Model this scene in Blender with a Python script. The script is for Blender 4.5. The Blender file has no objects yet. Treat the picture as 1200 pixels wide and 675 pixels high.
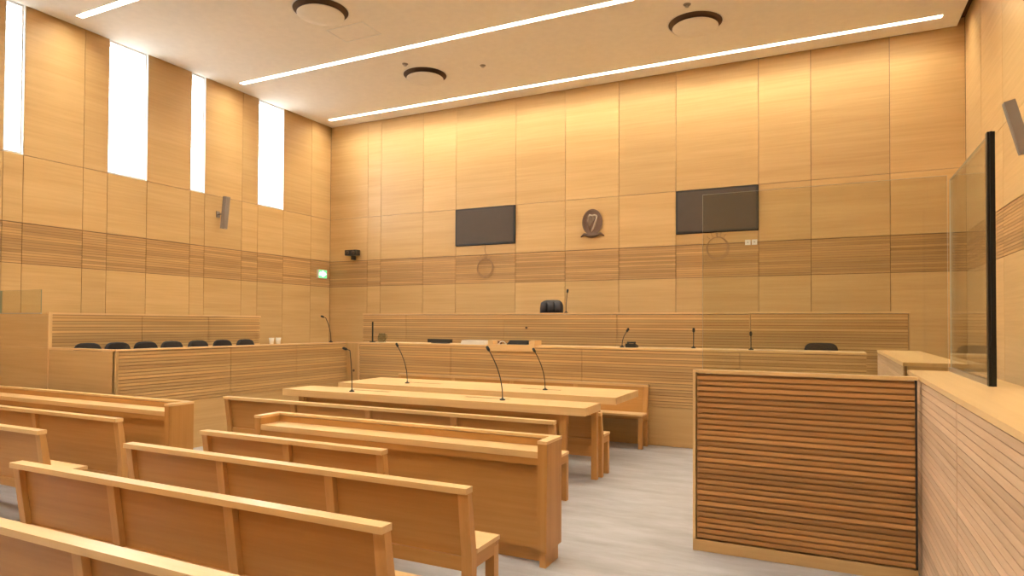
import bpy, bmesh, math, random
from mathutils import Vector, Matrix
random.seed(7)
PI = math.pi
S = bpy.context.scene
C = S.collection

# ------------------------------------------------------------------ materials
def new_mat(name):
    m = bpy.data.materials.new(name); m.use_nodes = True
    nt = m.node_tree; nt.nodes.clear()
    out = nt.nodes.new('ShaderNodeOutputMaterial')
    b = nt.nodes.new('ShaderNodeBsdfPrincipled')
    nt.links.new(b.outputs[0], out.inputs[0])
    return m, nt, b, out

def plain(name, col, rough=.5, metal=0., bump=0., emit=None, estr=0., spec=.5):
    m, nt, b, out = new_mat(name)
    b.inputs['Roughness'].default_value = rough
    b.inputs['Metallic'].default_value = metal
    b.inputs['Specular IOR Level'].default_value = spec
    n = nt.nodes.new('ShaderNodeTexNoise'); n.inputs['Scale'].default_value = 9; n.inputs['Detail'].default_value = 3
    tc = nt.nodes.new('ShaderNodeTexCoord'); nt.links.new(tc.outputs['Object'], n.inputs['Vector'])
    r = nt.nodes.new('ShaderNodeValToRGB')
    r.color_ramp.elements[0].color = [c*.94 for c in col] + [1]; r.color_ramp.elements[1].color = [min(1, c*1.06) for c in col] + [1]
    nt.links.new(n.outputs['Fac'], r.inputs[0]); nt.links.new(r.outputs[0], b.inputs['Base Color'])
    if bump:
        n2 = nt.nodes.new('ShaderNodeTexNoise'); n2.inputs['Scale'].default_value = 180
        nt.links.new(tc.outputs['Object'], n2.inputs['Vector'])
        bp = nt.nodes.new('ShaderNodeBump'); bp.inputs['Strength'].default_value = bump; bp.inputs['Distance'].default_value = .004
        nt.links.new(n2.outputs['Fac'], bp.inputs['Height']); nt.links.new(bp.outputs[0], b.inputs['Normal'])
    if emit:
        b.inputs['Emission Color'].default_value = (*emit, 1); b.inputs['Emission Strength'].default_value = estr
    return m

def wood(name, axis, light, dark, tone=(.9, 1.08), rough=.42, across=26., spec=.35):
    """veneer / solid oak: long grain along one axis, every board its own tone and figure"""
    m, nt, b, out = new_mat(name)
    N, L = nt.nodes.new, nt.links.new
    tc = N('ShaderNodeTexCoord'); geo = N('ShaderNodeNewGeometry')
    sc = N('ShaderNodeVectorMath'); sc.operation = 'MULTIPLY'
    v = [across]*3; v['XYZ'.index(axis)] = across*.035
    sc.inputs[1].default_value = v; L(tc.outputs['Object'], sc.inputs[0])
    off = N('ShaderNodeVectorMath'); off.operation = 'SCALE'; off.inputs[0].default_value = (31, 57, 43)
    L(geo.outputs['Random Per Island'], off.inputs['Scale'])
    add = N('ShaderNodeVectorMath'); L(sc.outputs[0], add.inputs[0]); L(off.outputs[0], add.inputs[1])
    n1 = N('ShaderNodeTexNoise'); n1.inputs['Scale'].default_value = 1.; n1.inputs['Detail'].default_value = 5; n1.inputs['Roughness'].default_value = .62
    L(add.outputs[0], n1.inputs['Vector'])
    n2 = N('ShaderNodeTexNoise'); n2.inputs['Scale'].default_value = .16; n2.inputs['Detail'].default_value = 2
    L(add.outputs[0], n2.inputs['Vector'])
    mx = N('ShaderNodeMath'); mx.operation = 'MULTIPLY_ADD'; mx.inputs[1].default_value = .55
    L(n1.outputs['Fac'], mx.inputs[0])
    m2 = N('ShaderNodeMath'); m2.operation = 'MULTIPLY'; m2.inputs[1].default_value = .45; L(n2.outputs['Fac'], m2.inputs[0])
    L(m2.outputs[0], mx.inputs[2])
    r = N('ShaderNodeValToRGB')
    r.color_ramp.elements[0].position = .34; r.color_ramp.elements[0].color = (*dark, 1)
    r.color_ramp.elements[1].position = .64; r.color_ramp.elements[1].color = (*light, 1)
    L(mx.outputs[0], r.inputs[0])
    mr = N('ShaderNodeMapRange'); mr.inputs['To Min'].default_value = tone[0]; mr.inputs['To Max'].default_value = tone[1]
    L(geo.outputs['Random Per Island'], mr.inputs['Value'])
    tn = N('ShaderNodeVectorMath'); tn.operation = 'SCALE'; L(r.outputs[0], tn.inputs[0]); L(mr.outputs[0], tn.inputs['Scale'])
    L(tn.outputs[0], b.inputs['Base Color'])
    b.inputs['Roughness'].default_value = rough; b.inputs['Specular IOR Level'].default_value = spec
    bp = N('ShaderNodeBump'); bp.inputs['Strength'].default_value = .05; bp.inputs['Distance'].default_value = .002
    L(n1.outputs['Fac'], bp.inputs['Height']); L(bp.outputs[0], b.inputs['Normal'])
    return m

OAK_L, OAK_D = (.66, .44, .205), (.56, .35, .147)
BEN_L, BEN_D = (.56, .29, .092), (.455, .215, .058)
SL_L, SL_D = (.72, .475, .215), (.54, .315, .125)
W = {}
for ax in 'XYZ':
    W['oak'+ax] = wood('oak_veneer_'+ax, ax, OAK_L, OAK_D, (.93, 1.07))
    W['ben'+ax] = wood('bench_oak_'+ax, ax, BEN_L, BEN_D, (.93, 1.07), .4)
    W['post'+ax] = wood('bench_post_oak_'+ax, ax, (.63, .345, .125), (.52, .26, .08), (.93, 1.07), .4)  # posts lighter than the panels, partly the light on them put into the colour
    W['slat'+ax] = wood('oak_slat_'+ax, ax, SL_L, SL_D, (.80, 1.12), .5)
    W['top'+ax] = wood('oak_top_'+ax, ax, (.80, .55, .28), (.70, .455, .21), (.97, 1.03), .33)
WALL_BAND_LONG = wood('wall_band_long_oak', 'X', (.61, .375, .165), (.44, .25, .095), (.80, 1.12), .5)
WALL_BAND_SIDE = wood('wall_band_side_oak', 'Y', (.61, .375, .165), (.44, .25, .095), (.80, 1.12), .5)
GROOVE_B = plain('band_groove', (.24, .125, .05), .8)
W['slatP'] = wood('daylit_slat_oak', 'Y', (.68, .47, .31), (.50, .32, .19), (.84, 1.12), .5)  # paler, pinker copy of the slat oak: window daylight put into its colour
W['slatD'] = wood('shaded_dock_slat_oak', 'X', (.56, .30, .115), (.40, .19, .062), (.74, 1.16), .5)  # brown-red darker slat oak: shade on the dock front put into its colour
GROOVE = plain('oak_groove', (.34, .18, .075), .8)
GAP = plain('dark_gap', (.10, .05, .022), .8)
PLASTER = plain('ceiling_plaster', (.86, .81, .74), .9)
WHITE = plain('white_paint', (.85, .84, .82), .6)
BLACK = plain('black_plastic', (.018, .016, .015), .45)
LEATHER = plain('black_leather', (.022, .016, .018), .5, bump=.3)
FABRIC = plain('black_chair_fabric', (.016, .012, .012), .9, bump=.4)
STEEL = plain('black_steel', (.012, .012, .011), .35, .3)
CHROME = plain('brushed_steel', (.5, .48, .46), .35, 1.)
GREY = plain('grey_speaker_mesh', (.30, .25, .22), .6, bump=.6)
SCREEN = plain('dark_screen', (.088, .066, .052), .5, spec=.2)
TABLET = plain('matt_black_glass', (.012, .011, .011), .7, spec=.1)
BRONZE = plain('dark_bronze', (.15, .085, .055), .45, .25)
BRONZE_L = plain('worn_bronze', (.55, .45, .35), .45, .1)
PAPER = plain('white_paper', (.85, .82, .78), .8)
CABLE = plain('brown_grey_cable', (.38, .23, .12), .6)
DARKSLOT = plain('dark_slot', (.10, .055, .03), .8)
GREEN = plain('exit_green_glow', (.05, .45, .18), .4, emit=(.22, .75, .32), estr=1.0)
SIGNW = plain('exit_white_glow', (.8, .9, .8), .4, emit=(.80, 1., .72), estr=3.2)
LAMPC = (1., .93, .73)
DIFFUSER = plain('lamp_diffuser', (.9, .85, .8), .5, emit=LAMPC, estr=60.)

def glass(name, tint, gloss=.06):
    m = bpy.data.materials.new(name); m.use_nodes = True; nt = m.node_tree; nt.nodes.clear()
    N, L = nt.nodes.new, nt.links.new
    out = N('ShaderNodeOutputMaterial'); t = N('ShaderNodeBsdfTransparent'); t.inputs[0].default_value = (*tint, 1)
    g = N('ShaderNodeBsdfGlossy'); g.inputs['Roughness'].default_value = .02
    lw = N('ShaderNodeLayerWeight'); lw.inputs['Blend'].default_value = .5
    pw = N('ShaderNodeMath'); pw.operation = 'POWER'; pw.inputs[1].default_value = 5.; L(lw.outputs['Facing'], pw.inputs[0])
    f = N('ShaderNodeMath'); f.operation = 'MULTIPLY_ADD'; f.inputs[1].default_value = .9; f.inputs[2].default_value = .04; L(pw.outputs[0], f.inputs[0])
    mx = N('ShaderNodeMixShader'); L(f.outputs[0], mx.inputs[0]); L(t.outputs[0], mx.inputs[1]); L(g.outputs[0], mx.inputs[2])
    L(mx.outputs[0], out.inputs[0])
    return m
GLASS = glass('clear_screen_glass', (.925, .935, .90))
WGLASS = glass('window_glass', (.97, .98, .98))
EDGE = plain('polished_glass_edge', (.62, .64, .55), .3)

def floor_mat():
    m, nt, b, out = new_mat('greige_floor')
    N, L = nt.nodes.new, nt.links.new
    tc = N('ShaderNodeTexCoord'); mp = N('ShaderNodeVectorMath'); mp.operation = 'MULTIPLY'; mp.inputs[1].default_value = (1.6, 6, 1)
    L(tc.outputs['Object'], mp.inputs[0])
    n = N('ShaderNodeTexNoise'); n.inputs['Scale'].default_value = 1.; n.inputs['Detail'].default_value = 6; n.inputs['Roughness'].default_value = .65
    L(mp.outputs[0], n.inputs['Vector'])
    r = N('ShaderNodeValToRGB'); e = r.color_ramp.elements
    e[0].position = .3; e[0].color = (.34, .32, .325, 1); e[1].position = .66; e[1].color = (.46, .45, .475, 1)
    L(n.outputs['Fac'], r.inputs[0]); L(r.outputs[0], b.inputs['Base Color'])
    b.inputs['Roughness'].default_value = .55; b.inputs['Specular IOR Level'].default_value = .3
    return m
FLOOR = floor_mat()

# ------------------------------------------------------------------ mesh helpers
class MB:
    def __init__(s): s.bm = bmesh.new(); s.mats = []
    def mi(s, m):
        if m not in s.mats: s.mats.append(m)
        return s.mats.index(m)
    def hexa(s, p, m):
        vs = [s.bm.verts.new(q) for q in p]
        i = s.mi(m)
        for f in ((0, 3, 2, 1), (4, 5, 6, 7), (0, 1, 5, 4), (1, 2, 6, 5), (2, 3, 7, 6), (3, 0, 4, 7)):
            s.bm.faces.new([vs[k] for k in f]).material_index = i
        return s
    def box(s, x0, x1, y0, y1, z0, z1, m):
        x0, x1 = sorted((x0, x1)); y0, y1 = sorted((y0, y1)); z0, z1 = sorted((z0, z1))
        return s.hexa([(x0, y0, z0), (x1, y0, z0), (x1, y1, z0), (x0, y1, z0), (x0, y0, z1), (x1, y0, z1), (x1, y1, z1), (x0, y1, z1)], m)
    def prism(s, poly, x0, x1, m):
        """polygon in (y,z), counter-clockwise seen from -x, extruded along x"""
        a = [s.bm.verts.new((x0, y, z)) for y, z in poly]; b = [s.bm.verts.new((x1, y, z)) for y, z in poly]
        i = s.mi(m); n = len(poly)
        fs = [s.bm.faces.new(a), s.bm.faces.new(b[::-1])]
        for k in range(n): fs.append(s.bm.faces.new((a[k], b[k], b[(k+1) % n], a[(k+1) % n])))
        for f in fs: f.material_index = i
        bmesh.ops.recalc_face_normals(s.bm, faces=fs)
        return s
    def tube(s, pts, r, m, n=8, cap=True, closed=False):
        i = s.mi(m); rings = []; pts = [Vector(p) for p in pts]
        rr = r if isinstance(r, (list, tuple)) else [r]*len(pts)
        for k, p in enumerate(pts):
            if closed: t = pts[(k+1) % len(pts)] - pts[k-1]
            else: t = pts[min(k+1, len(pts)-1)] - pts[max(k-1, 0)]
            t.normalize(); u = t.cross(Vector((0, 1, 0)))
            if u.length < .05: u = t.cross(Vector((1, 0, 0)))
            u.normalize(); w = t.cross(u)
            rings.append([s.bm.verts.new(p + rr[k]*(math.cos(2*PI*j/n)*u + math.sin(2*PI*j/n)*w)) for j in range(n)])
        fs = []
        R = range(len(rings)) if closed else range(len(rings)-1)
        for k in R:
            a, b = rings[k], rings[(k+1) % len(rings)]
            for j in range(n): fs.append(s.bm.faces.new((a[j], a[(j+1) % n], b[(j+1) % n], b[j])))
        if cap and not closed: fs += [s.bm.faces.new(rings[0][::-1]), s.bm.faces.new(rings[-1])]
        for f in fs: f.material_index = i; f.smooth = True
        bmesh.ops.recalc_face_normals(s.bm, faces=fs)
        return s
    def lathe(s, prof, c, m, n=32, axis='z'):
        """profile [(r,h)...] turned about an axis through c"""
        i = s.mi(m); rings = []
        def P(r, h, a):
            u, v = r*math.cos(a), r*math.sin(a)
            return {'z': (c[0]+u, c[1]+v, c[2]+h), 'y': (c[0]+u, c[1]+h, c[2]+v), 'x': (c[0]+h, c[1]+u, c[2]+v)}[axis]
        for r, h in prof: rings.append([s.bm.verts.new(P(max(r, 1e-4), h, 2*PI*j/n)) for j in range(n)])
        fs = []
        for a, b in zip(rings, rings[1:]):
            for j in range(n): fs.append(s.bm.faces.new((a[j], a[(j+1) % n], b[(j+1) % n], b[j])))
        fs += [s.bm.faces.new(rings[0][::-1]), s.bm.faces.new(rings[-1])]
        for f in fs: f.material_index = i; f.smooth = True
        bmesh.ops.recalc_face_normals(s.bm, faces=fs)
        return s
    def build(s, name, parent=None, bevel=0., loc=None, seg=2, autosmooth=True):
        if bevel:
            sharp = [e for e in s.bm.edges if len(e.link_faces) == 2 and e.calc_face_angle(0) > .6]
            bmesh.ops.bevel(s.bm, geom=sharp, offset=bevel, segments=seg, profile=.5, affect='EDGES', clamp_overlap=True)
        me = bpy.data.meshes.new(name); s.bm.to_mesh(me); s.bm.free()
        for m in s.mats: me.materials.append(m)
        o = bpy.data.objects.new(name, me); C.objects.link(o)
        if parent: o.parent = parent
        if loc: o.location = loc
        return o

def tag(o, label, cat, group=None):
    o['label'] = label; o['category'] = cat
    if group: o['group'] = group
    return o
def thing(name, label, cat, loc=(0, 0, 0), rz=0., group=None):
    o = bpy.data.objects.new(name, None); C.objects.link(o); o.location = loc; o.rotation_euler = (0, 0, rz)
    o.empty_display_size = .2
    return tag(o, label, cat, group)
def struct(o):
    o['kind'] = 'structure'; return o
def dup(root, loc, rz=None, label=None):
    def cp(o, par):
        c = o.copy(); C.objects.link(c)
        if par: c.parent = par
        for ch in o.children: cp(ch, c)
        return c
    r = cp(root, None); r.location = loc
    if rz is not None: r.rotation_euler = (0, 0, rz)
    if label: r['label'] = label
    return r

# ------------------------------------------------------------------ room shell
XL, XR, YB, YF, ZC = -10.641, 1.954, 12.0, -5.0, 6.3
ZTOP = 6.48
ROWS = [(0., 2.5), (3.1, 4.1), (4.1, ZTOP)]
g = .004

def slats(mb, a0, a1, z0, z1, depth0, depth1, axis, mat, pitch=.04, fill=.80, back=None):
    """horizontal battens from a0 to a1 along axis ('x' or 'y'), standing out from depth1 to depth0"""
    n = max(1, round((z1-z0)/pitch)); p = (z1-z0)/n
    for k in range(n):
        za, zb = z0+k*p, z0+k*p+p*fill
        if axis == 'x': mb.box(a0, a1, depth0, depth1, za, zb, mat)
        else: mb.box(depth0, depth1, a0, a1, za, zb, mat)
    if back:
        if axis == 'x': mb.box(a0, a1, depth1, depth1+(.01 if depth1 > depth0 else -.01), z0, z1, back)
        else: mb.box(depth1, depth1+(.01 if depth1 > depth0 else -.01), a0, a1, z0, z1, back)

# --- back wall
bx = [XL, -9.53, -9.155, -8.005, -7.163, -5.739, -4.646, -3.554, -2.474, -1.048, -.219, .938, XR]
TVS = [(-7.163, -5.739), (-2.474, -1.048)]
mb = MB()
mb.box(XL-.3, XR+.3, YB+.04, YB+.3, -.1, ZTOP+.2, GAP)
for i in range(len(bx)-1):
    a, b = bx[i], bx[i+1]
    for z0, z1 in ROWS:
        if (a, b) in TVS and z0 == 3.1:
            mb.box(a+g, b-g, YB, YB+.03, 3.1+g, 3.30, W['oakX']); continue
        mb.box(a+g, b-g, YB, YB+.03, z0+g, z1-g, W['oakX'])
    slats(mb, a+g, b-g, 2.5+g, 3.1-g, YB-.002, YB+.012, 'x', WALL_BAND_LONG, fill=.86, back=GROOVE_B)
struct(mb.build('wall_back'))

# --- left wall with the four window slots (and two more behind the camera)
WINS = [(5.157, 5.42), (6.664, 7.353), (8.209, 8.521), (9.804, 10.509), (3.2, 3.9), (1.75, 2.05), (-.6, .1)]
ly = [YF, -3.7, -2.3, -1.4, -.6, .1, .9, 1.75, 2.05, 2.7, 3.2, 3.9, 4.5, 5.157, 5.42, 6.277, 6.664, 7.353, 8.209, 8.521, 9.395, 9.804, 10.509, 11.353, YB]
mb = MB()
ends = sorted(WINS); prev = YF-.3
mb.box(XL-.30, XL-.04, YF-.3, YB+.3, -.1, 4.1, GAP)
for a, b in ends+[(YB+.3, 0)]:
    mb.box(XL-.30, XL-.04, prev, a, 4.1, ZTOP+.2, GAP); prev = b
for a, b in zip(ly, ly[1:]):
    for z0, z1 in ROWS:
        if z0 == 4.1 and (a, b) in WINS: continue
        mb.box(XL-.03, XL, a+g, b-g, z0+g, z1-g, W['oakY'])
    slats(mb, a+g, b-g, 2.5+g, 3.1-g, XL+.002, XL-.012, 'y', WALL_BAND_SIDE, fill=.86, back=GROOVE_B)
struct(mb.build('wall_left'))
for n, (a, b) in enumerate(WINS):
    f = MB()   # white reveal lining, head and sill with a slim frame
    t = .012
    f.box(XL-.30, XL-.001, a, a+t, 4.1, 6.40, WHITE).box(XL-.30, XL-.001, b-t, b, 4.1, 6.40, WHITE)
    f.box(XL-.30, XL-.001, a+t, b-t, 4.1, 4.112, WHITE).box(XL-.30, XL-.001, a+t, b-t, 6.33, 6.342, WHITE)
    w = struct(f.build('window_%d' % (n+1)))
    fr = MB(); k = .014
    fr.box(XL-.065, XL-.045, a+t, a+t+k, 4.112, 6.33, WHITE).box(XL-.065, XL-.045, b-t-k, b-t, 4.112, 6.33, WHITE)
    fr.box(XL-.065, XL-.045, a+t+k, b-t-k, 4.112, 4.142, WHITE).box(XL-.065, XL-.045, a+t+k, b-t-k, 6.30, 6.33, WHITE)
    struct(fr.build('window_frame', w))
    gl = MB(); gl.box(XL-.058, XL-.052, a+t+k, b-t-k, 4.142, 6.30, WGLASS); struct(gl.build('window_pane', w))

# --- right wall
ry = [YF, -3.6, -2.2, -.9, .5, 1.9, 3.3, 4.6, 5.9, 7.2, 8.4, 9.7, 10.9, YB]
mb = MB()
mb.box(XR+.04, XR+.30, YF-.3, YB+.3, -.1, ZTOP+.2, GAP)
for a, b in zip(ry, ry[1:]):
    for z0, z1 in ROWS: mb.box(XR, XR+.03, a+g, b-g, z0+g, z1-g, W['oakY'])
    slats(mb, a+g, b-g, 2.5+g, 3.1-g, XR-.002, XR+.012, 'y', WALL_BAND_SIDE, fill=.86, back=GROOVE_B)
struct(mb.build('wall_right'))
# --- wall behind the camera
mb = MB(); mb.box(XL-.3, XR+.3, YF-.3, YF-.04, -.1, ZTOP+.2, GAP)
for i in range(10):
    a = XL + (XR-XL)*i/10; b = XL + (XR-XL)*(i+1)/10
    for z0, z1 in [(0, 2.5), (2.5, 3.1)] + ROWS[1:]: mb.box(a+g, b-g, YF-.03, YF, z0+g, z1-g, W['oakX'])
struct(mb.build('wall_front'))
# --- floor
mb = MB(); mb.box(XL-.3, XR+.3, YF-.3, YB+.3, -.12, 0, FLOOR); struct(mb.build('floor'))
# --- ceiling: plaster board held off the walls by a shadow gap, slots left open for the light lines
LY = [11.5, 9.0, 5.95, 3.2, .2, -2.6]; SX0, SX1, SW = -10.25, 1.59, .115
cx0, cx1, cy0, cy1 = XL+.045, XR-.11, YF+.05, YB-.035
mb = MB()
mb.box(XL-.3, XR+.3, YF-.3, YB+.3, ZC+.13, ZC+.4, GAP)
edges = sorted(LY); prev = cy0
for y in edges:
    mb.box(cx0, cx1, prev, y-SW/2, ZC, ZC+.12, PLASTER); prev = y+SW/2
    mb.box(cx0, SX0, y-SW/2, y+SW/2, ZC, ZC+.12, PLASTER); mb.box(SX1, cx1, y-SW/2, y+SW/2, ZC, ZC+.12, PLASTER)
mb.box(cx0, cx1, prev, cy1, ZC, ZC+.12, PLASTER)
struct(mb.build('ceiling'))
where = ['warm linear ceiling light, closest of them to the back wall',
         'long warm linear ceiling light, second from the back wall',
         'linear ceiling light in the top left corner near the tall windows',
         'linear ceiling light overhead', 'linear ceiling light overhead', 'linear ceiling light overhead']
for y, lab in zip(LY, where):
    t = thing('linear_ceiling_light', lab, 'light', ((SX0+SX1)/2, y, ZC), 0, 'linear lights in the ceiling')
    hw = (SX1-SX0)/2-.002; h = SW/2-.002
    MB().box(-hw, hw, -h, h, .085, .11, WHITE).box(-hw, hw, -h, -h+.006, .002, .085, WHITE).box(-hw, hw, h-.006, h, .002, .085, WHITE).build('light_channel', t)
    MB().box(-hw+.01, hw-.01, -h+.01, h-.01, .055, .084, DIFFUSER).build('diffuser', t)

# ceiling diffusers: plate hung under a dark round recess
def ceiling_disc(loc, lab):
    t = thing('round_air_diffuser', lab, 'vent', loc, 0, 'round diffusers in the ceiling')
    MB().lathe([(.405, -.001), (.412, -.006), (.42, -.001)], (0, 0, 0), WHITE, 48).lathe([(.40, -.0005), (.40, -.004)], (0, 0, 0), DARKSLOT, 48).build('recess_ring', t)
    MB().lathe([(.30, -.050), (.335, -.060), (.345, -.068), (.335, -.076), (.2, -.086), (.0, -.090)], (0, 0, 0), PLASTER, 48).build('diffuser_plate', t)
    MB().lathe([(.03, -.052), (.03, -.004)], (0, 0, 0), GREY, 12).build('hanger_stem', t)
    return t
d0 = ceiling_disc((-6.76, 7.37, ZC), 'round ceiling diffuser at the top edge beside the ceiling hatch')
dup(d0, (-6.75, 10.15, ZC), None, 'round ceiling diffuser between the two long lights on the left')
dup(d0, (-1.80, 10.15, ZC), None, 'round ceiling diffuser between the two long lights on the right')
hatch = thing('ceiling_hatch', 'square flush access hatch in the ceiling beside a round diffuser', 'hatch', (-6.78, 8.15, ZC))
MB().box(-.34, .34, -.22, .22, -.004, -.0005, PLASTER).build('hatch_door', hatch, .001)
MB().box(-.36, .36, -.24, -.225, -.006, -.0005, WHITE).box(-.36, .36, .225, .24, -.006, -.0005, WHITE).box(-.36, -.345, -.225, .225, -.006, -.0005, WHITE).box(.345, .36, -.225, .225, -.006, -.0005, WHITE).build('hatch_frame', hatch)
sp0 = None
for p, lab in (((-6.78, 9.55), 'tiny ceiling sprinkler above the left round diffuser'),
               ((-5.55, 10.2), 'tiny ceiling sprinkler right of the left round diffuser'),
               ((-1.80, 9.5), 'tiny ceiling sprinkler above the right round diffuser')):
    if sp0 is None:
        sp0 = thing('ceiling_sprinkler', lab, 'sprinkler', (*p, ZC), 0, 'ceiling sprinklers')
        MB().lathe([(.055, .0), (.05, -.008), (.02, -.012)], (0, 0, 0), GREY, 20).build('escutcheon', sp0)
        MB().lathe([(.012, -.012), (.012, -.03), (.03, -.032), (.03, -.036)], (0, 0, 0), CHROME, 16).build('nozzle', sp0)
    else: dup(sp0, (*p, ZC), None, lab)

# ------------------------------------------------------------------ raised floors (setting)
def platform(x0, x1, y0, y1, z, n):
    o = MB().box(x0, x1, y0, y1, .001, z, FLOOR).build('trim_%d' % n); struct(o)
platform(-7.16, 1.94, 8.90, 9.985, .5, 1)
platform(-8.03, 1.94, 10.06, 11.99, 1.0, 2)
platform(-10.63, -7.53, 4.87, 8.9, .5, 3)
platform(-10.63, -8.05, 8.91, 11.99, .5, 4)

# ------------------------------------------------------------------ built-in joinery
def slat_panel_x(name, par, x0, x1, yf, z0, z1, frame=True, pitch=.04):
    """a framed panel of battens facing -y"""
    mb = MB(); slats(mb, x0+.004, x1-.004, z0, z1, yf, yf+.022, 'x', W['slatX'], pitch, .80, GROOVE)
    return mb.build(name, par)
def slat_panel_y(name, par, y0, y1, xf, z0, z1, face=1, pitch=.04):
    mb = MB(); slats(mb, y0+.004, y1-.004, z0, z1, xf, xf-.022*face, 'y', W['slatY'], pitch, .80, GROOVE)
    return mb.build(name, par)

# clerks' desk: the long lower tier
cd = thing('clerks_desk', 'long lower tier of the dais with slatted oak front and plain plinth', 'desk', (0, 8.83, 0))
sx = [-7.17, -5.354, -3.155, -1.0, .44]
for a, b in zip(sx, sx[1:]):
    slat_panel_x('slatted_panel', cd, a, b, 0, .53, 1.29)
MB().box(-7.19, .44, .034, .06, .0, 1.29, W['oakX']).build('front_board', cd)
for a, b in zip(sx, sx[1:]): MB().box(a+.002, b-.002, .010, .033, .002, .525, W['oakX']).build('plinth_panel', cd, .001)
MB().box(-7.19, .44, -.004, .60, 1.295, 1.32, W['topX']).build('desktop', cd, .003)
MB().box(-7.192, -7.172, -.004, .033, .0, 1.294, W['topZ']).build('end_trim', cd)
# pilaster joining the jury box and the dais
pil = thing('corner_panel', 'narrow plain oak panel between jury box and dais', 'panel', (-7.32, 8.852, 0))
MB().lathe([(.022, -.012), (.022, -.001)], (.022, 0, .835), BRONZE, 16, 'y').build('socket', pil)
MB().box(-.195, .125, 0, .04, 0, 1.30, W['oakZ']).build('panel_board', pil, .002)
MB().box(-.195, .125, .0, .05, 1.302, 1.32, W['topX']).build('panel_cap', pil, .002)

# judges' bench: the upper tier
jb = thing('judges_bench', 'upper tier of the dais, slatted oak bench behind the clerks desk', 'bench', (0, 10.0, 0))
sx = [-8.04, -7.03, -4.99, -2.99, -1.0]
for a, b in zip(sx, sx[1:]): slat_panel_x('slatted_panel', jb, a, b, 0, 1.0, 1.805)
MB().box(-8.04, -1.0, .034, .056, 0, 1.805, W['oakX']).build('front_board', jb)
MB().box(-8.04, -1.004, -.004, .55, 1.81, 1.835, W['topX']).build('desktop', jb, .003)
MB().lathe([(.02, -.012), (.02, -.001)], (-4.567, 0, 1.584), BRONZE, 16, 'y').build('round_button', jb)
jw = thing('witness_bench', 'short upper slatted bench at the right end of the dais seen through glass', 'bench', (0, 9.97, 0))
slat_panel_x('slatted_panel', jw, -.98, .98, 0, 1.0, 1.81)
MB().box(-.99, .99, .034, .056, 0, 1.81, W['oakX']).build('front_board', jw)
MB().box(-1.0, 1.0, -.006, .55, 1.815, 1.84, W['topX']).build('desktop', jw, .003)
for s in (-1, 1): MB().box(s*1.0, s*.985, -.006, .033, 1.0, 1.814, W['oakZ']).build('end_trim', jw)

# jury box
jx = thing('jury_box', 'stepped oak jury box with slatted front along the left wall', 'jury box', (-7.45, 4.8, 0))
sy = [.03, 1.76, 2.93, 4.02]
sy = [.03, 1.62, 2.86, 4.05]
for a, b in zip(sy, sy[1:]): slat_panel_y('slatted_panel', jx, a, b, 0, .64, 1.295, 1)
MB().box(-.06, -.034, .0, 4.05, 0, 1.295, W['oakY']).build('front_board', jx)
for a, b in zip(sy, sy[1:]): MB().box(-.033, -.010, a+.002, b-.002, .002, .632, W['oakY']).build('plinth_panel', jx, .001)
MB().box(-.10, .004, .0, 4.05, 1.30, 1.322, W['topY']).build('parapet_cap', jx, .003)
MB().box(-1.33, .0, -.0, .028, .002, 1.295, W['oakX']).build('end_panel', jx, .002)
MB().box(-1.33, -.101, -.003, .06, 1.30, 1.322, W['topX']).build('end_cap', jx, .003)
MB().box(-3.18, -1.345, -.006, .03, 1.324, 1.745, W['oakX']).build('upper_end_panel', jx, .001)
MB().box(-3.18, -1.345, -.006, .03, .002, 1.318, W['oakX']).build('lower_end_panel', jx, .001)
MB().box(-1.344, -1.332, -.010, .034, .002, 1.765, W['topZ']).build('corner_trim', jx)
uy = [.034, 1.25, 2.35, 3.40]
for a, b in zip(uy, uy[1:]): slat_panel_y('upper_slatted_panel', jx, a, b, -1.36, .95, 1.735, 1)
MB().box(-1.42, -1.394, .031, 3.40, .5, 1.735, W['oakY']).build('upper_board', jx)
MB().box(-1.44, -1.356, .031, 3.41, 1.74, 1.762, W['topY']).build('upper_cap', jx, .003)

def glass_pane(name, par, x0, x1, y0, y1, z0, z1, EDGE=EDGE):
    """pane of clear glass: large faces glass, rim polished"""
    mb = MB(); gi = mb.mi(GLASS); ei = mb.mi(EDGE); mb.box(x0, x1, y0, y1, z0, z1, GLASS)
    thin = 0 if (x1-x0) < (y1-y0) else 1
    for f in mb.bm.faces:
        f.normal_update(); f.material_index = gi if abs(f.normal[thin]) > .5 else ei
    return mb.build(name, par)
for a, b, lab in ((-9.90, -8.995, 'clear glass balustrade pane on jury box end, nearer its corner'),
                  (-10.60, -9.925, 'clear glass balustrade pane on jury box end, against the left wall')):
    t = thing('glass_balustrade', lab, 'glass', ((a+b)/2, 4.815, 1.7455), 0, 'glass balustrade panes on the jury box')
    glass_pane('pane', t, -(b-a)/2, (b-a)/2, -.006, .006, .012, .31, plain('green_glass_edge', (.22, .24, .14), .3))
    MB().box(-(b-a)/2, (b-a)/2, -.012, .012, 0, .012, CHROME).build('rail', t)

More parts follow.
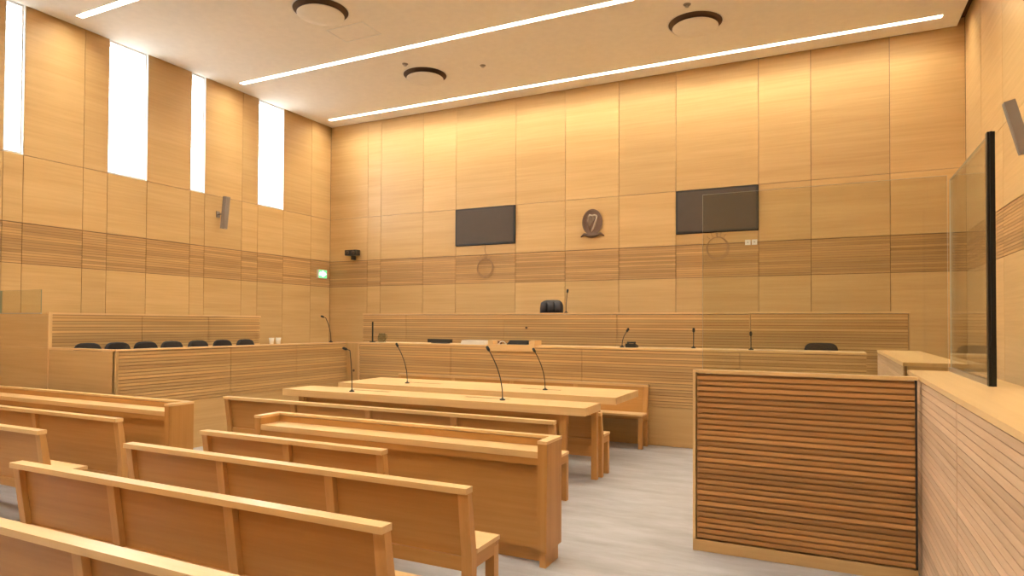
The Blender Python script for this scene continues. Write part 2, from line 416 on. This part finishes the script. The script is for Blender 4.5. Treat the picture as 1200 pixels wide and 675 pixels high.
# witness dock in the right foreground: framed slatted front, thin return
dk = thing('witness_dock', 'oak dock in the right foreground with framed slatted front', 'dock', (-.17, 4.88, 0))
x0, x1 = -.711, .700
mb = MB(); slats(mb, x0+.028, x1-.016, .10, 1.290, 0.004, .017, 'x', W['slatD'], .0397, .66, GROOVE); mb.build('slatted_panel', dk)
MB().box(x0+.024, x1-.002, .041, .06, .002, 1.29, W['oakX']).build('backing_board', dk)
MB().box(x0, x0+.020, -.006, .06, .085, 1.2985, W['topZ']).build('edge_trim', dk, .002)
MB().box(x0, x1-.002, -.006, .07, 1.30, 1.32, W['topX']).build('top_rail', dk, .002)
MB().box(x0, x1-.002, .0, .04, .002, .083, W['oakX']).build('plinth', dk, .002)
MB().box(x1-.015, x1-.003, .004, .04, .09, 1.296, BLACK).build('corner_gap', dk)
# rear rail of the dock carrying the glass
MB().box(-.74, .715, .75, .81, .002, 1.235, W['oakX']).build('rear_board', dk, .002)
MB().box(-.74, .715, .73, .83, 1.237, 1.26, W['topX']).build('rear_cap', dk, .002)
MB().box(-.711, -.68, .072, .72, .002, 1.25, W['oakY']).build('side_board', dk, .002)

# parapet wall running towards the camera along the aisle
def parapet(name, lab, y0, y1, zt, nseg, seams=None):
    t = thing(name, lab, 'partition', (.55, y0, 0)); Ln = y1-y0
    seams = seams or [Ln*i/nseg for i in range(nseg+1)]
    for a, b in zip(seams, seams[1:]):
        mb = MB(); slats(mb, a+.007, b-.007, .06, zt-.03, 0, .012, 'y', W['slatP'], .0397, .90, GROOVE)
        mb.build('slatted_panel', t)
    MB().box(.028, .40, .004, Ln-.004, .002, zt-.03, W['oakY']).build('core', t, .002)
    MB().box(-.004, .42, .0, Ln, zt-.028, zt, W['topY']).build('parapet_cap', t, .003)
    MB().box(.006, .027, .004, Ln-.004, .002, .055, W['oakY']).build('plinth', t)
    return t
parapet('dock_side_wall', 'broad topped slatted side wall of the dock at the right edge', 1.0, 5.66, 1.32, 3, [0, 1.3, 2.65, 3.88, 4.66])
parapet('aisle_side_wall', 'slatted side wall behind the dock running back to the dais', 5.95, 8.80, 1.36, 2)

gs = thing('glass_screen', 'large clear glass pane rising behind the slatted dock front', 'glass', (-.07, 5.66, 1.26))
glass_pane('pane', gs, -.87, .875, -.006, .006, .002, 1.495)
gs2 = thing('side_glass_screen', 'clear glass pane with black steel post on dock side wall', 'glass', (.82, 5.0, 1.32))
glass_pane('pane', gs2, -.006, .006, -.62, .64, .002, 1.395)
MB().box(-.018, .018, -.665, -.622, 0, 1.40, STEEL).box(-.006, .006, -.672, -.665, .0, 1.40, STEEL).build('post', gs2, .003)
MB().box(-.014, -.0065, -.62, .63, .0, .03, CHROME).box(.0065, .014, -.62, .63, .0, .03, CHROME).build('base_channel', gs2)

# ------------------------------------------------------------------ benches
def bench(lab, x0, x1, yb, bays, zt=.80, rz=0., name='public_bench', group='oak benches', seat_front=.38, width_post=.062, pz=.425, rz_=.345):
    """origin on the floor under the middle of the back; back at y=0, sitter looks towards +y"""
    Wd = x1-x0; h = Wd/2
    t = thing(name, lab, 'bench', ((x0+x1)/2, yb, 0), rz, group)
    lean = .055
    def ry(z): return 0 if z >= zt else (lean*(zt-z)/(zt-.42) if z > .42 else lean)
    xs = [-h+width_post/2 + (Wd-width_post)*i/bays for i in range(bays+1)]
    for x in xs:
        zt2 = zt-.032
        MB().prism([(ry(zt2)+.004, zt2), (lean, .42), (lean, .002), (lean+.05, .002), (lean+.06, .42), (ry(zt2)+.05, zt2)], x-width_post/2, x+width_post/2, W['postZ']).build('back_post', t, .003)
        MB().box(x-.028, x+.028, seat_front-.062, seat_front-.008, .002, .405, W['postZ']).build('leg', t, .003)
    for a, b in zip(xs, xs[1:]):
        za, zb = pz-.03, zt-.033
        MB().hexa([(a+width_post/2+.001, ry(za)+.036, za), (b-width_post/2-.001, ry(za)+.036, za), (b-width_post/2-.001, ry(za)+.054, za), (a+width_post/2+.001, ry(za)+.054, za),
                   (a+width_post/2+.001, ry(zb)+.036, zb), (b-width_post/2-.001, ry(zb)+.036, zb), (b-width_post/2-.001, ry(zb)+.054, zb), (a+width_post/2+.001, ry(zb)+.054, zb)], W['benX']).build('back_panel', t, .0015)
        MB().box(a+width_post/2+.001, b-width_post/2-.001, lean+.012, lean+.034, rz_, pz-.006, W['benX']).build('rear_rail', t, .002)
    MB().box(-h, h, -.010, .062, zt-.031, zt, W['topX']).build('top_rail', t, .005)
    MB().box(-h, h, lean+.063, seat_front, .432, .456, W['topX']).build('seat', t, .004)
    MB().box(-h+.004, h-.004, seat_front-.034, seat_front-.008, .407, .430, W['benX']).build('front_rail', t, .002)
    for s in (-1, 1): MB().box(s*(h-.004), s*(h-.028), lean+.062, seat_front-.036, .36, .430, W['benY']).build('side_rail', t, .002)
    return t
R0, L0 = -1.665, -4.42
G = 'public oak benches in the middle block'
bench('oak public bench, nearest of all, cut by the bottom left corner', L0, R0, 1.515, 3, group=G)
bench('long oak public bench, second from the front bottom, left end showing', L0, R0, 2.215, 3, group=G)
bench('long oak public bench whose right seat end faces the aisle', L0, R0, 2.915, 3, group=G)
bench('short two-bay oak bench drawn up to the middle front desk', -4.42, -2.665, 3.53, 2, group=G)
G = 'public oak benches in the left block'
bench('oak bench at left edge, directly behind the left front desk', -9.41, -5.585, 3.61, 3, group=G, pz=.30, rz_=.22)
bench('oak bench at left edge, second row behind the left front desk', -9.41, -5.50, 2.94, 3, group=G, pz=.37, rz_=.30)
G = 'oak benches of the lawyers tables'
bench('four-bay oak bench in front of the near long table', -6.33, -2.175, 5.36, 4, zt=.785, group=G)
bench('oak bench tucked between the two long tables, only seat end showing', -6.30, -2.165, 6.656, 4, zt=.700, group=G, seat_front=.33, pz=.41, rz_=.215)
bench('oak bench against the dais facing the room beyond the far table', -6.30, -2.175, 8.81, 4, zt=.83, rz=PI, group=G, seat_front=.37)

# ------------------------------------------------------------------ fixed front desks
def front_desk(lab, x0, x1, y0):
    t = thing('pew_desk', lab, 'desk', ((x0+x1)/2, y0, 0), 0, 'low oak front desks'); h = (x1-x0)/2; D = .27
    for s in (-1, 1):
        MB().box(s*h, s*(h-.068), 0, D, .105, .835, W['benZ']).box(s*(h-.012), s*(h-.056), .012, D-.03, .002, .1049, W['benZ']).build('end_panel', t, .003)
        MB().box(s*(h+.002), s*(h-.070), -.003, D+.003, .836, .856, W['topY']).build('end_cap', t, .003)
    xi = h-.069
    MB().box(-xi, xi, .004, D-.055, .737, .78, W['topX']).build('writing_top', t, .003)
    MB().box(-xi, xi, .010, .032, .69, .735, W['benX']).build('front_rail', t, .002)
    MB().box(-xi, xi, D-.052, D-.008, .62, .832, W['benX']).build('rim_board', t, .002)
    MB().box(-xi-.0005, xi+.0005, D-.058, D+.003, .838, .856, W['topX']).build('rim_cap', t, .003)
    MB().box(-xi, xi, .07, .092, .105, .734, W['benX']).build('modesty_panel', t, .002)
    MB().box(-xi, xi, .12, .145, .002, .102, W['benX']).build('plinth', t, .002)
    return t
front_desk('middle front oak desk with raised rim and end panels by the aisle', -4.40, -1.692, 4.045)
front_desk('left front oak desk with raised rim, beside the jury box end', -9.44, -5.70, 4.20)

# ------------------------------------------------------------------ long tables
def long_table(lab, x0, x1, y0, y1, legs, flaps):
    t = thing('long_table', lab, 'table', ((x0+x1)/2, (y0+y1)/2, 0), 0, 'long oak tables before the dais'); h = (x1-x0)/2; d = (y1-y0)/2
    MB().box(-h, h, -d, d, .718, .80, W['topX']).build('tabletop', t, .004)
    for lx, ly, wx, wy in legs: MB().box(lx-wx/2, lx+wx/2, ly-wy/2, ly+wy/2, .002, .717, W['benZ']).build('leg', t, .003)
    MB().box(-h+.25, h-.25, -d+.18, -d+.20, .60, .716, W['benX']).build('apron', t, .002)
    for fx, fy in flaps:
        f = MB().box(fx-.28, fx+.28, fy-.025, fy+.025, .8005, .8025, W['oakX']).build('cable_flap', t)
        MB().box(fx-.28, fx+.28, fy-.034, fy-.026, .8005, .8018, GAP).build('brush_slot', f)
    return t
h = (6.28-2.19)/2
long_table('near long oak table with thick top and two gooseneck microphones', -6.28, -2.19, 6.22, 6.73,
           [(h-.025, .135, .06, .06), (-h+.025, .135, .06, .06), (h-.262, -.17, .08, .05), (-h+.262, -.17, .08, .05)], [(-.9, .10), (.75, .10)])
long_table('far long oak table, wide thick top just before the dais', -6.28, -2.185, 7.28, 8.27,
           [(h-.75, .25, .09, .09), (-h+.75, .25, .09, .09), (h-.75, -.25, .09, .09), (-h+.75, -.25, .09, .09)], [(-.9, .0), (.9, .0)])

# ------------------------------------------------------------------ gooseneck microphones
def mic(loc, dx, H, lab, lift=0., hook=0.):
    t = thing('gooseneck_microphone', lab, 'microphone', loc, 0, 'gooseneck microphones')
    MB().lathe([(.032, 0), (.032, .012), (.014, .018), (.010, .03)], (0, 0, 0), BLACK, 18).build('base', t)
    def bez(u):
        p0, p1, p2 = Vector((0, 0, .03)), Vector((0, 0, H*.5)), Vector((dx, -.02, H-.03))
        return p0*(1-u)**2 + p1*2*u*(1-u) + p2*u*u
    pts = [bez(i/14) for i in range(15)]
    if hook:
        pts[-1] = pts[-1] + Vector((0, 0, .0)); pts.append(pts[-1] + Vector((-hook, -.01, .012)))
    MB().tube(pts, .0058, BLACK, 8).build('neck', t)
    d = (pts[-1]-pts[-2]).normalized(); e = pts[-1]
    MB().tube([e-d*.005, e+d*.004, e+d*.02, e+d*.05, e+d*.06], [.007, .015, .0175, .0165, .008], BLACK, 12).build('head', t)
    return t
mic((-5.28, 6.37, .80), -.02, .54, 'upright gooseneck microphone at the left of the near table', hook=.04)
mic((-5.33, 7.62, .80), -.15, .545, 'leaning gooseneck microphone at the left of the far table')
mic((-3.235, 6.45, .80), -.16, .575, 'leaning gooseneck microphone on the right of the near table')
mic((-3.25, 7.70, .80), -.135, .515, 'leaning gooseneck microphone on the right of the far table')
mic((-7.50, 8.50, 1.322), -.10, .44, 'thin microphone on the jury box parapet next to the dais', hook=.03)
mic((-2.63, 9.06, 1.32), .07, .255, 'short microphone beside a black desk unit on clerks desk')
mic((-1.668, 9.28, 1.32), .005, .255, 'short straight microphone on clerks desk near the glass edge')
mic((-.893, 9.12, 1.32), 0., .215, 'short microphone on clerks desk seen through the glass')
mic((-3.93, 10.2, 1.835), .03, .37, 'microphone on the judges bench beside the high black chair')

# ------------------------------------------------------------------ chairs
def rounded_pad(mb, w, d, h, mat, n=7, top_round=.5, z0=0., y0=0., curve=0.):
    """upholstered pad: superellipse outline in x-z, domed front and back"""
    i = mb.mi(mat); rings = []; K = 28
    for layer, (f, yy) in enumerate(((.90, -d/2), (.985, -d*.3), (1, 0), (.985, d*.3), (.90, d/2))):
        ring = []
        for k in range(K):
            a = 2*PI*k/K; ca, sa = math.cos(a), math.sin(a)
            e = .5
            x = w/2*f*math.copysign(abs(ca)**e, ca); z = h/2*f*math.copysign(abs(sa)**(e if sa < 0 else top_round), sa)
            ring.append(mb.bm.verts.new((x, y0+yy+curve*(x/(w/2))**2, z0+h/2+z)))
        rings.append(ring)
    fs = []
    for a, b in zip(rings, rings[1:]):
        for k in range(K): fs.append(mb.bm.faces.new((a[k], a[(k+1) % K], b[(k+1) % K], b[k])))
    fs += [mb.bm.faces.new(rings[0][::-1]), mb.bm.faces.new(rings[-1])]
    for f in fs: f.material_index = i; f.smooth = True
    bmesh.ops.recalc_face_normals(mb.bm, faces=fs)
    return mb
def swivel_base(t):
    MB().lathe([(.028, .075), (.028, .30), (.02, .30), (.02, .40)], (0, 0, 0), STEEL, 16).build('gas_column', t)
    mb = MB()
    for k in range(5):
        a = 2*PI*k/5+.3; mb.tube([(0, 0, .095), (.16*math.cos(a), .16*math.sin(a), .085), (.29*math.cos(a), .29*math.sin(a), .065)], [.03, .024, .018], BLACK, 8)
    mb.build('star_base', t)
    for k in range(5):
        a = 2*PI*k/5+.3; MB().lathe([(.022, -.02), (.03, -.012), (.03, .012), (.022, .02)], (.29*math.cos(a), .29*math.sin(a), .032), BLACK, 14, 'x').build('caster', t)
# judge's chair: faces the room (-y)
jc = thing('judge_chair', 'high black leather chair showing above the judges bench', 'chair', (-4.60, 10.95, 1.0))
swivel_base(jc)
MB_ = rounded_pad(MB(), .50, .12, .50, LEATHER); o = MB_.build('seat', jc); o.rotation_euler = (PI/2, 0, 0); o.location = (0, .22, .46)
mb = MB(); rounded_pad(mb, .46, .09, .60, LEATHER, top_round=.45, z0=.50, y0=.27, curve=-.03)
b = mb.build('backrest', jc)
for k in (-1, 0, 1):
    mb = MB(); rounded_pad(mb, .135, .05, .20, LEATHER, z0=.86, y0=.215, top_round=.4); q = mb.build('tufted_roll', b); q.location = (k*.14, 0, 0)
for s in (-1, 1): MB().tube([(s*.25, .20, .46), (s*.27, .20, .62), (s*.27, .10, .66), (s*.27, -.14, .66)], .016, STEEL, 8).build('armrest', jc)
# low clerk chair, seen through the glass
cc = thing('clerk_chair', 'dark chair back just showing above clerks desk behind the glass', 'chair', (-.06, 9.62, .5))
swivel_base(cc)
o = rounded_pad(MB(), .46, .07, .40, FABRIC).build('seat', cc); o.rotation_euler = (PI/2, 0, 0); o.location = (0, .16, .445)
rounded_pad(MB(), .42, .06, .40, FABRIC, top_round=.4, z0=.51, y0=.20, curve=-.03).build('backrest', cc)
MB().box(-.03, .03, .19, .205, .40, .60, BLACK).build('back_bracket', cc)
# jury seats facing +x
JG = 'black jury chairs behind the slatted parapet'
ys = [4.97, 5.35, 5.74, 6.13, 6.555, 6.985, 7.42]
ords = ['first from the left', 'second from the left', 'third from the left', 'fourth, in the middle', 'third from the right', 'second from the right', 'last on the right']
jc0 = thing('jury_chair', 'black jury chair back, %s of the row of seven' % ords[0], 'chair', (-8.14, ys[0]+.03, .501), -PI/2, JG)
MB().lathe([(.15, .001), (.15, .008), (.03, .016), (.03, .40)], (0, 0, 0), STEEL, 24).build('pedestal', jc0)
o = rounded_pad(MB(), .34, .08, .38, FABRIC).build('seat', jc0); o.rotation_euler = (PI/2, 0, 0); o.location = (0, .18, .45)
rounded_pad(MB(), .345, .07, .42, FABRIC, top_round=.62, z0=.462, y0=-.20, curve=.02).build('backrest', jc0)
MB().box(-.03, .03, -.195, -.18, .40, .56, BLACK).build('back_bracket', jc0)
for y, w_ in list(zip(ys, ords))[1:]:
    dup(jc0, (-8.14, y+.03, .501), -PI/2, 'black jury chair back, %s of the row of seven' % w_)

# ------------------------------------------------------------------ things on the walls
for (a, b), lab in zip(TVS, ('black flat screen set into the back wall, left of the crest', 'black flat screen set into the back wall behind the glass, right of the crest')):
    t = thing('wall_screen', lab, 'screen', ((a+b)/2, YB-.002, 3.70), 0, 'flat screens on the back wall'); w = (b-a)/2-.006
    MB().box(-w, w, -.03, .04, -.388, .388, BLACK).build('bezel', t, .004)
    MB().box(-w+.035, w-.035, -.034, -.0305, -.355, .362, SCREEN).build('display', t)
def cable_coil(lab, x, zc):
    t = thing('hanging_cable_coil', lab, 'cable', (x, YB-.009, zc), 0, 'coiled cables under the screens'); top = 3.30-zc
    mb = MB()
    for k in range(3):
        r = .17+.012*k
        mb.tube([(r*math.cos(2*PI*j/28)+.006*k, -.008-.010*k, (r+.01)*math.sin(2*PI*j/28)-.01*k) for j in range(28)], .005, CABLE, 6, closed=True)
    mb.build('coil', t)
    MB().tube([(0, .0, top), (-.012, -.006, top*.8), (.01, -.008, .3), (0, -.008, .17)], .006, CABLE, 6).build('drop', t)
    for k in range(5):
        a = PI/2 + (k-2)*.32
        MB().tube([(.19*math.cos(a), -.036, .19*math.sin(a)), (.235*math.cos(a+.08), -.036, .235*math.sin(a+.08)), (.27*math.cos(a+.04), -.030, .27*math.sin(a+.04))], [.004, .005, .007], CABLE, 6).build('plug', t)
cable_coil('coiled loop of cable hanging below the left wall screen', -6.435, 2.83)
cable_coil('coiled loop of cable hanging below the right wall screen', -1.74, 3.03)
so = thing('reflection_plates', 'two small white plates standing in for a glass reflection below the right wall screen', 'socket', (-1.17, YB-.004, 3.095))  # white plates added in place of a bright reflection in the glass
for k in (-1, 1):
    f = MB().box(-.045+k*.055, .045+k*.055, -.012, .0, -.045, .045, WHITE).build('face_plate', so, .002)
    MB().box(-.012+k*.055, .012+k*.055, -.0145, -.0125, -.006, .006, GREY).build('plate_dot', f)

# state emblem: oval harp medallion with scroll
em = thing('harp_emblem', 'bronze oval harp crest with scroll on the back wall', 'emblem', (-4.075, YB-.002, 3.60))
RX, RZ = .205, .255
def oval(mb, s0, s1, y0, y1, m, n=40):
    pts0 = [(s0*RX*math.cos(2*PI*j/n), s0*RZ*math.sin(2*PI*j/n)) for j in range(n)]; pts1 = [(s1*RX*math.cos(2*PI*j/n), s1*RZ*math.sin(2*PI*j/n)) for j in range(n)]
    i = mb.mi(m); fs = []
    V = lambda P, y: [mb.bm.verts.new((x, y, z+.03)) for x, z in P]
    if s0 < .01:
        a, b = V(pts1, y0), V(pts1, y1); fs = [mb.bm.faces.new(a), mb.bm.faces.new(b[::-1])]
        for j in range(n): fs.append(mb.bm.faces.new((a[j], a[(j+1) % n], b[(j+1) % n], b[j])))
    else:
        a, b, c, d = V(pts0, y0), V(pts0, y1), V(pts1, y1), V(pts1, y0)
        for p, q in ((a, b), (b, c), (c, d), (d, a)):
            for j in range(n): fs.append(mb.bm.faces.new((p[j], p[(j+1) % n], q[(j+1) % n], q[j])))
    for f in fs: f.material_index = i
    bmesh.ops.recalc_face_normals(mb.bm, faces=fs)
mb = MB(); oval(mb, 0, .96, -.02, .0, BRONZE); mb.build('medallion', em)
mb = MB(); oval(mb, .86, 1.0, -.042, -.0205, BRONZE); mb.build('rim', em, .004)
hp = MB()
hp.tube([(-.085, -.03, .13), (-.05, -.034, .17), (.0, -.034, .155), (.05, -.034, .165), (.095, -.03, .145)], [.012, .018, .015, .018, .014], BRONZE_L, 8)   # neck
hp.tube([(.095, -.03, .145), (.075, -.034, .06), (.045, -.034, -.03), (.01, -.034, -.11), (-.02, -.03, -.15)], [.014, .017, .019, .018, .014], BRONZE_L, 8)   # soundbox
hp.tube([(-.085, -.03, .13), (-.098, -.034, .05), (-.085, -.034, -.04), (-.055, -.034, -.11), (-.02, -.03, -.15)], [.013, .016, .017, .016, .014], BRONZE, 8)   # pillar
hb = hp.build('harp_frame', em)
st = MB()
for k in range(6):
    u = k/5; st.tube([(-.065+.125*u, -.03, .15-.005*u), (-.065+.105*u, -.03, -.07+.15*u)], .0035, BRONZE_L, 5)
st.build('harp_strings', hb)
sc = MB()
sc.tube([(-.235, -.012, -.245), (-.17, -.018, -.20), (-.08, -.02, -.225), (0, -.022, -.235), (.08, -.02, -.225), (.17, -.018, -.20), (.235, -.012, -.245)], [.012, .026, .036, .04, .036, .026, .012], BRONZE, 10)
sc.build('scroll', em)

cam_ = thing('wall_camera', 'small black twin camera box on back wall near the left corner', 'camera', (-9.895, YB-.001, 3.235))
MB().box(-.165, .165, -.16, -.02, -.02, .105, BLACK).build('housing', cam_, .012)
MB().box(-.03, .03, -.10, .0, -.12, -.022, BLACK).build('bracket', cam_, .004)
for k in (-1, 1): MB().lathe([(.036, -.185), (.042, -.175), (.042, -.161)], (k*.085, 0, .042), SCREEN, 18, 'y').build('lens', cam_)

ex = thing('exit_sign', 'small green lit exit sign on left wall near the back corner', 'sign', (XL+.004, 11.70, 2.79))
MB().box(.0, .05, -.14, .14, -.10, .10, WHITE).build('sign_case', ex, .006)
MB().box(.0505, .053, -.13, .13, -.09, .09, GREEN).build('sign_face', ex)
ar = MB()   # white arrow with a running figure
i = ar.mi(SIGNW)
ar.hexa([(.0535, -.11, -.035), (.0535, -.012, -.035), (.056, -.012, -.035), (.056, -.11, -.035), (.0535, -.11, .035), (.0535, -.012, .035), (.056, -.012, .035), (.056, -.11, .035)], SIGNW)
ar.prism([(-.011, .078), (-.011, -.078), (.11, 0)], .0535, .056, SIGNW)
ar.build('arrow', ex)

def column_speaker(lab, loc, rz, tilt=.22, off=.20, hz=.31):
    t = thing('column_speaker', lab, 'speaker', loc, rz, 'grey column speakers'); t['group'] = 'grey column speakers'
    # local: wall at x=0, room towards +x
    b = MB().box(-.05, .05, -.045, .045, -hz, hz, GREY).build('cabinet', t, .006)
    b.location = (off, 0, 0); b.rotation_euler = (0, tilt, 0)
    MB().box(.0505, .054, -.036, .036, -hz+.015, hz-.015, plain('grille_'+lab[:4], (.24, .2, .175), .7, bump=.8)).build('grille', b)
    MB().tube([(.004, 0, -.02), (.08, 0, -.02), (off-.052, 0, -.0)], .012, GREY, 8).build('bracket_arm', t)
    MB().box(.001, .012, -.04, .04, -.08, .04, GREY).build('wall_plate', t, .002)
    return t
column_speaker('grey column speaker on bracket on left wall below the windows', (XL+.002, 8.82, 3.765), 0, .12)
column_speaker('grey column speaker tilted forward on right wall at the right edge', (XR-.002, 8.28, 3.71), PI, .245, .165, .285)

# ------------------------------------------------------------------ things on the dais and the jury parapet
def monitor(lab, x, y, w, hgt, z=1.32, tilt=0., name='desk_monitor'):
    t = thing(name, lab, 'monitor', (x, y, z))
    MB().box(-w*.3, w*.3, -.05, .09, 0, .010, BLACK).build('stand', t, .003)
    MB().box(-.03, .03, .018, .035, .0105, hgt*.6, BLACK).build('stem', t)
    b = MB().box(-w/2, w/2, -.012, .012, .012, hgt, BLACK).build('panel', t, .003)
    MB().box(-w/2+.012, w/2-.012, .0125, .014, .022, hgt-.01, SCREEN).build('display', b)
    return t
monitor('low black monitor on clerks desk left of the white paper', -5.735, 9.12, .47, .072)
pp = thing('paper_stack', 'stack of white papers on the clerks desk', 'paper', (-4.965, 8.96, 1.32))
for k in range(3): MB().box(-.215+.01*k, .215-.006*k, -.12, .13-.01*k, .001+.022*k, .021+.022*k, PAPER).build('sheaf', pp, .002)
dt = thing('document_tray', 'light oak framed tray on clerks desk right of the papers', 'tray', (-4.29, 8.83, 1.32))
MB().box(-.39, .39, -.030, -.006, -.085, .012, W['topX']).build('front_lip', dt, .002)
MB().box(-.39, .39, -.005, .26, .001, .012, W['topX']).build('tray_base', dt, .002)
for s in (-1, 1): MB().box(s*.39, s*.30, -.005, .26, .0125, .075, W['topY']).build('side_block', dt, .002)
tm = thing('tablet_screen', 'small dark screen lying in the oak tray on clerks desk', 'screen', (-4.235, 8.96, 1.333))
MB().hexa([(-.165, -.06, 0), (.165, -.06, 0), (.165, .10, 0), (-.165, .10, 0), (-.165, .06, .062), (.165, .06, .062), (.165, .10, .062), (-.165, .10, .062)], TABLET).build('case', tm, .004)
MB().hexa([(-.155, -.049, .010), (.155, -.049, .010), (.155, -.047, .0095), (-.155, -.047, .0095), (-.155, .049, .0565), (.155, .049, .0565), (.155, .053, .058), (-.155, .053, .058)], TABLET).build('display', tm)
cu = thing('white_cable', 'white curled cable lying in the oak tray beside dark screen', 'cable', (-4.475, 8.915, 1.3345))
MB().tube([(-.06, 0, .006), (-.045, 0, .03), (-.01, .0, .046), (.03, 0, .036), (.05, 0, .012), (.055, .02, .006)], .008, PAPER, 8).build('lead', cu)
MB().box(-.075, -.05, -.008, .008, .0, .012, PAPER).build('plug', cu, .002)
br = thing('brown_box', 'small dark brown block at the left inside the oak tray', 'box', (-4.555, 8.98, 1.333))
MB().box(-.022, .022, -.03, .03, 0, .04, BRONZE).build('body', br, .003); MB().box(-.024, .024, -.032, .032, .0405, .048, BRONZE).build('lid', br, .002)
du = thing('desk_phone', 'small black desk unit beside a microphone on clerks desk', 'phone', (-2.50, 9.10, 1.32))
MB().hexa([(-.075, -.07, 0), (.075, -.07, 0), (.075, .07, 0), (-.075, .07, 0), (-.075, -.07, .055), (.075, -.07, .055), (.075, .07, .03), (-.075, .07, .03)], BLACK).build('body', du, .004)
MB().tube([(-.06, -.02, .065), (-.03, -.02, .07), (.03, -.02, .07), (.06, -.02, .065)], [.018, .012, .012, .018], BLACK, 8).build('handset', du)
es = thing('slim_screen', 'slim black screen seen edge on at the left dais end', 'screen', (-7.06, 9.05, 1.32), .66)
MB().box(-.05, .05, -.06, .06, 0, .012, BLACK).build('stand', es, .003)
MB().box(-.012, .012, -.10, .10, .0125, .35, BLACK).build('panel', es, .004)
jg = thing('water_jug', 'clear glass water jug at the left of the clerks desk', 'jug', (-6.86, 9.05, 1.32))
JGL = glass('jug_glass', (.82, .84, .80))
MB().lathe([(.062, .002), (.072, .05), (.070, .10), (.052, .145), (.058, .155), (.050, .148), (.062, .10), (.064, .05), (.055, .010)], (0, 0, 0), JGL, 24).build('body', jg)
MB().tube([(.060, 0, .13), (.10, 0, .125), (.105, 0, .08), (.069, 0, .05)], .007, JGL, 8).build('handle', jg)
for k, (y, lab) in enumerate(((7.20, 'pale paper cup on jury parapet, nearer the chairs'), (7.335, 'pale paper cup on jury parapet, nearer the dais'))):
    c = thing('paper_cup', lab, 'cup', (-7.50, y, 1.322), 0, 'paper cups on the jury parapet')
    MB().lathe([(.028, .001), (.038, .095), (.036, .095), (.027, .006)], (0, 0, 0), PAPER, 20).build('body', c)
    MB().tube([(.0385*math.cos(2*PI*j/20), .0385*math.sin(2*PI*j/20), .095) for j in range(20)], .0025, PAPER, 6, closed=True).build('lip', c)

# ------------------------------------------------------------------ daylight, camera, view
w = bpy.data.worlds.new('overcast_sky'); S.world = w; w.use_nodes = True; nt = w.node_tree
bg = nt.nodes['Background']; bg.inputs['Strength'].default_value = 24.0
tcw = nt.nodes.new('ShaderNodeTexCoord'); sep = nt.nodes.new('ShaderNodeSeparateXYZ'); nt.links.new(tcw.outputs['Generated'], sep.inputs[0])
rw = nt.nodes.new('ShaderNodeValToRGB'); el = rw.color_ramp.elements
el[0].position = .0; el[0].color = (.15, .15, .145, 1); el[1].position = .02; el[1].color = (.93, .97, 1., 1)
nt.links.new(sep.outputs['Z'], rw.inputs[0]); nt.links.new(rw.outputs[0], bg.inputs['Color'])
cd_ = bpy.data.cameras.new('camera'); cam = bpy.data.objects.new('camera', cd_); C.objects.link(cam)
f, yaw, pitch, roll, cy = 759.5, .45091, .01743, -.00513, 366.1
Rz = Matrix.Rotation(yaw, 3, 'Z'); Rx = Matrix.Rotation(pitch, 3, 'X'); Ry = Matrix.Rotation(roll, 3, 'Y')
R = Rz @ Rx @ Ry
right, fwd, up = R @ Vector((1, 0, 0)), R @ Vector((0, 1, 0)), R @ Vector((0, 0, 1))
M = Matrix((right, up, -fwd)).transposed().to_4x4(); M.translation = Vector((0, 0, 1.65))
cam.matrix_world = M
cd_.sensor_width = 36; cd_.lens = f*36/1200; cd_.shift_y = (cy-337.5)/1200; cd_.clip_start = .05
S.camera = cam
vs = S.view_settings; vs.view_transform = 'Standard'; vs.look = 'None'; vs.exposure = .2; vs.gamma = 1.; vs.use_curve_mapping = False
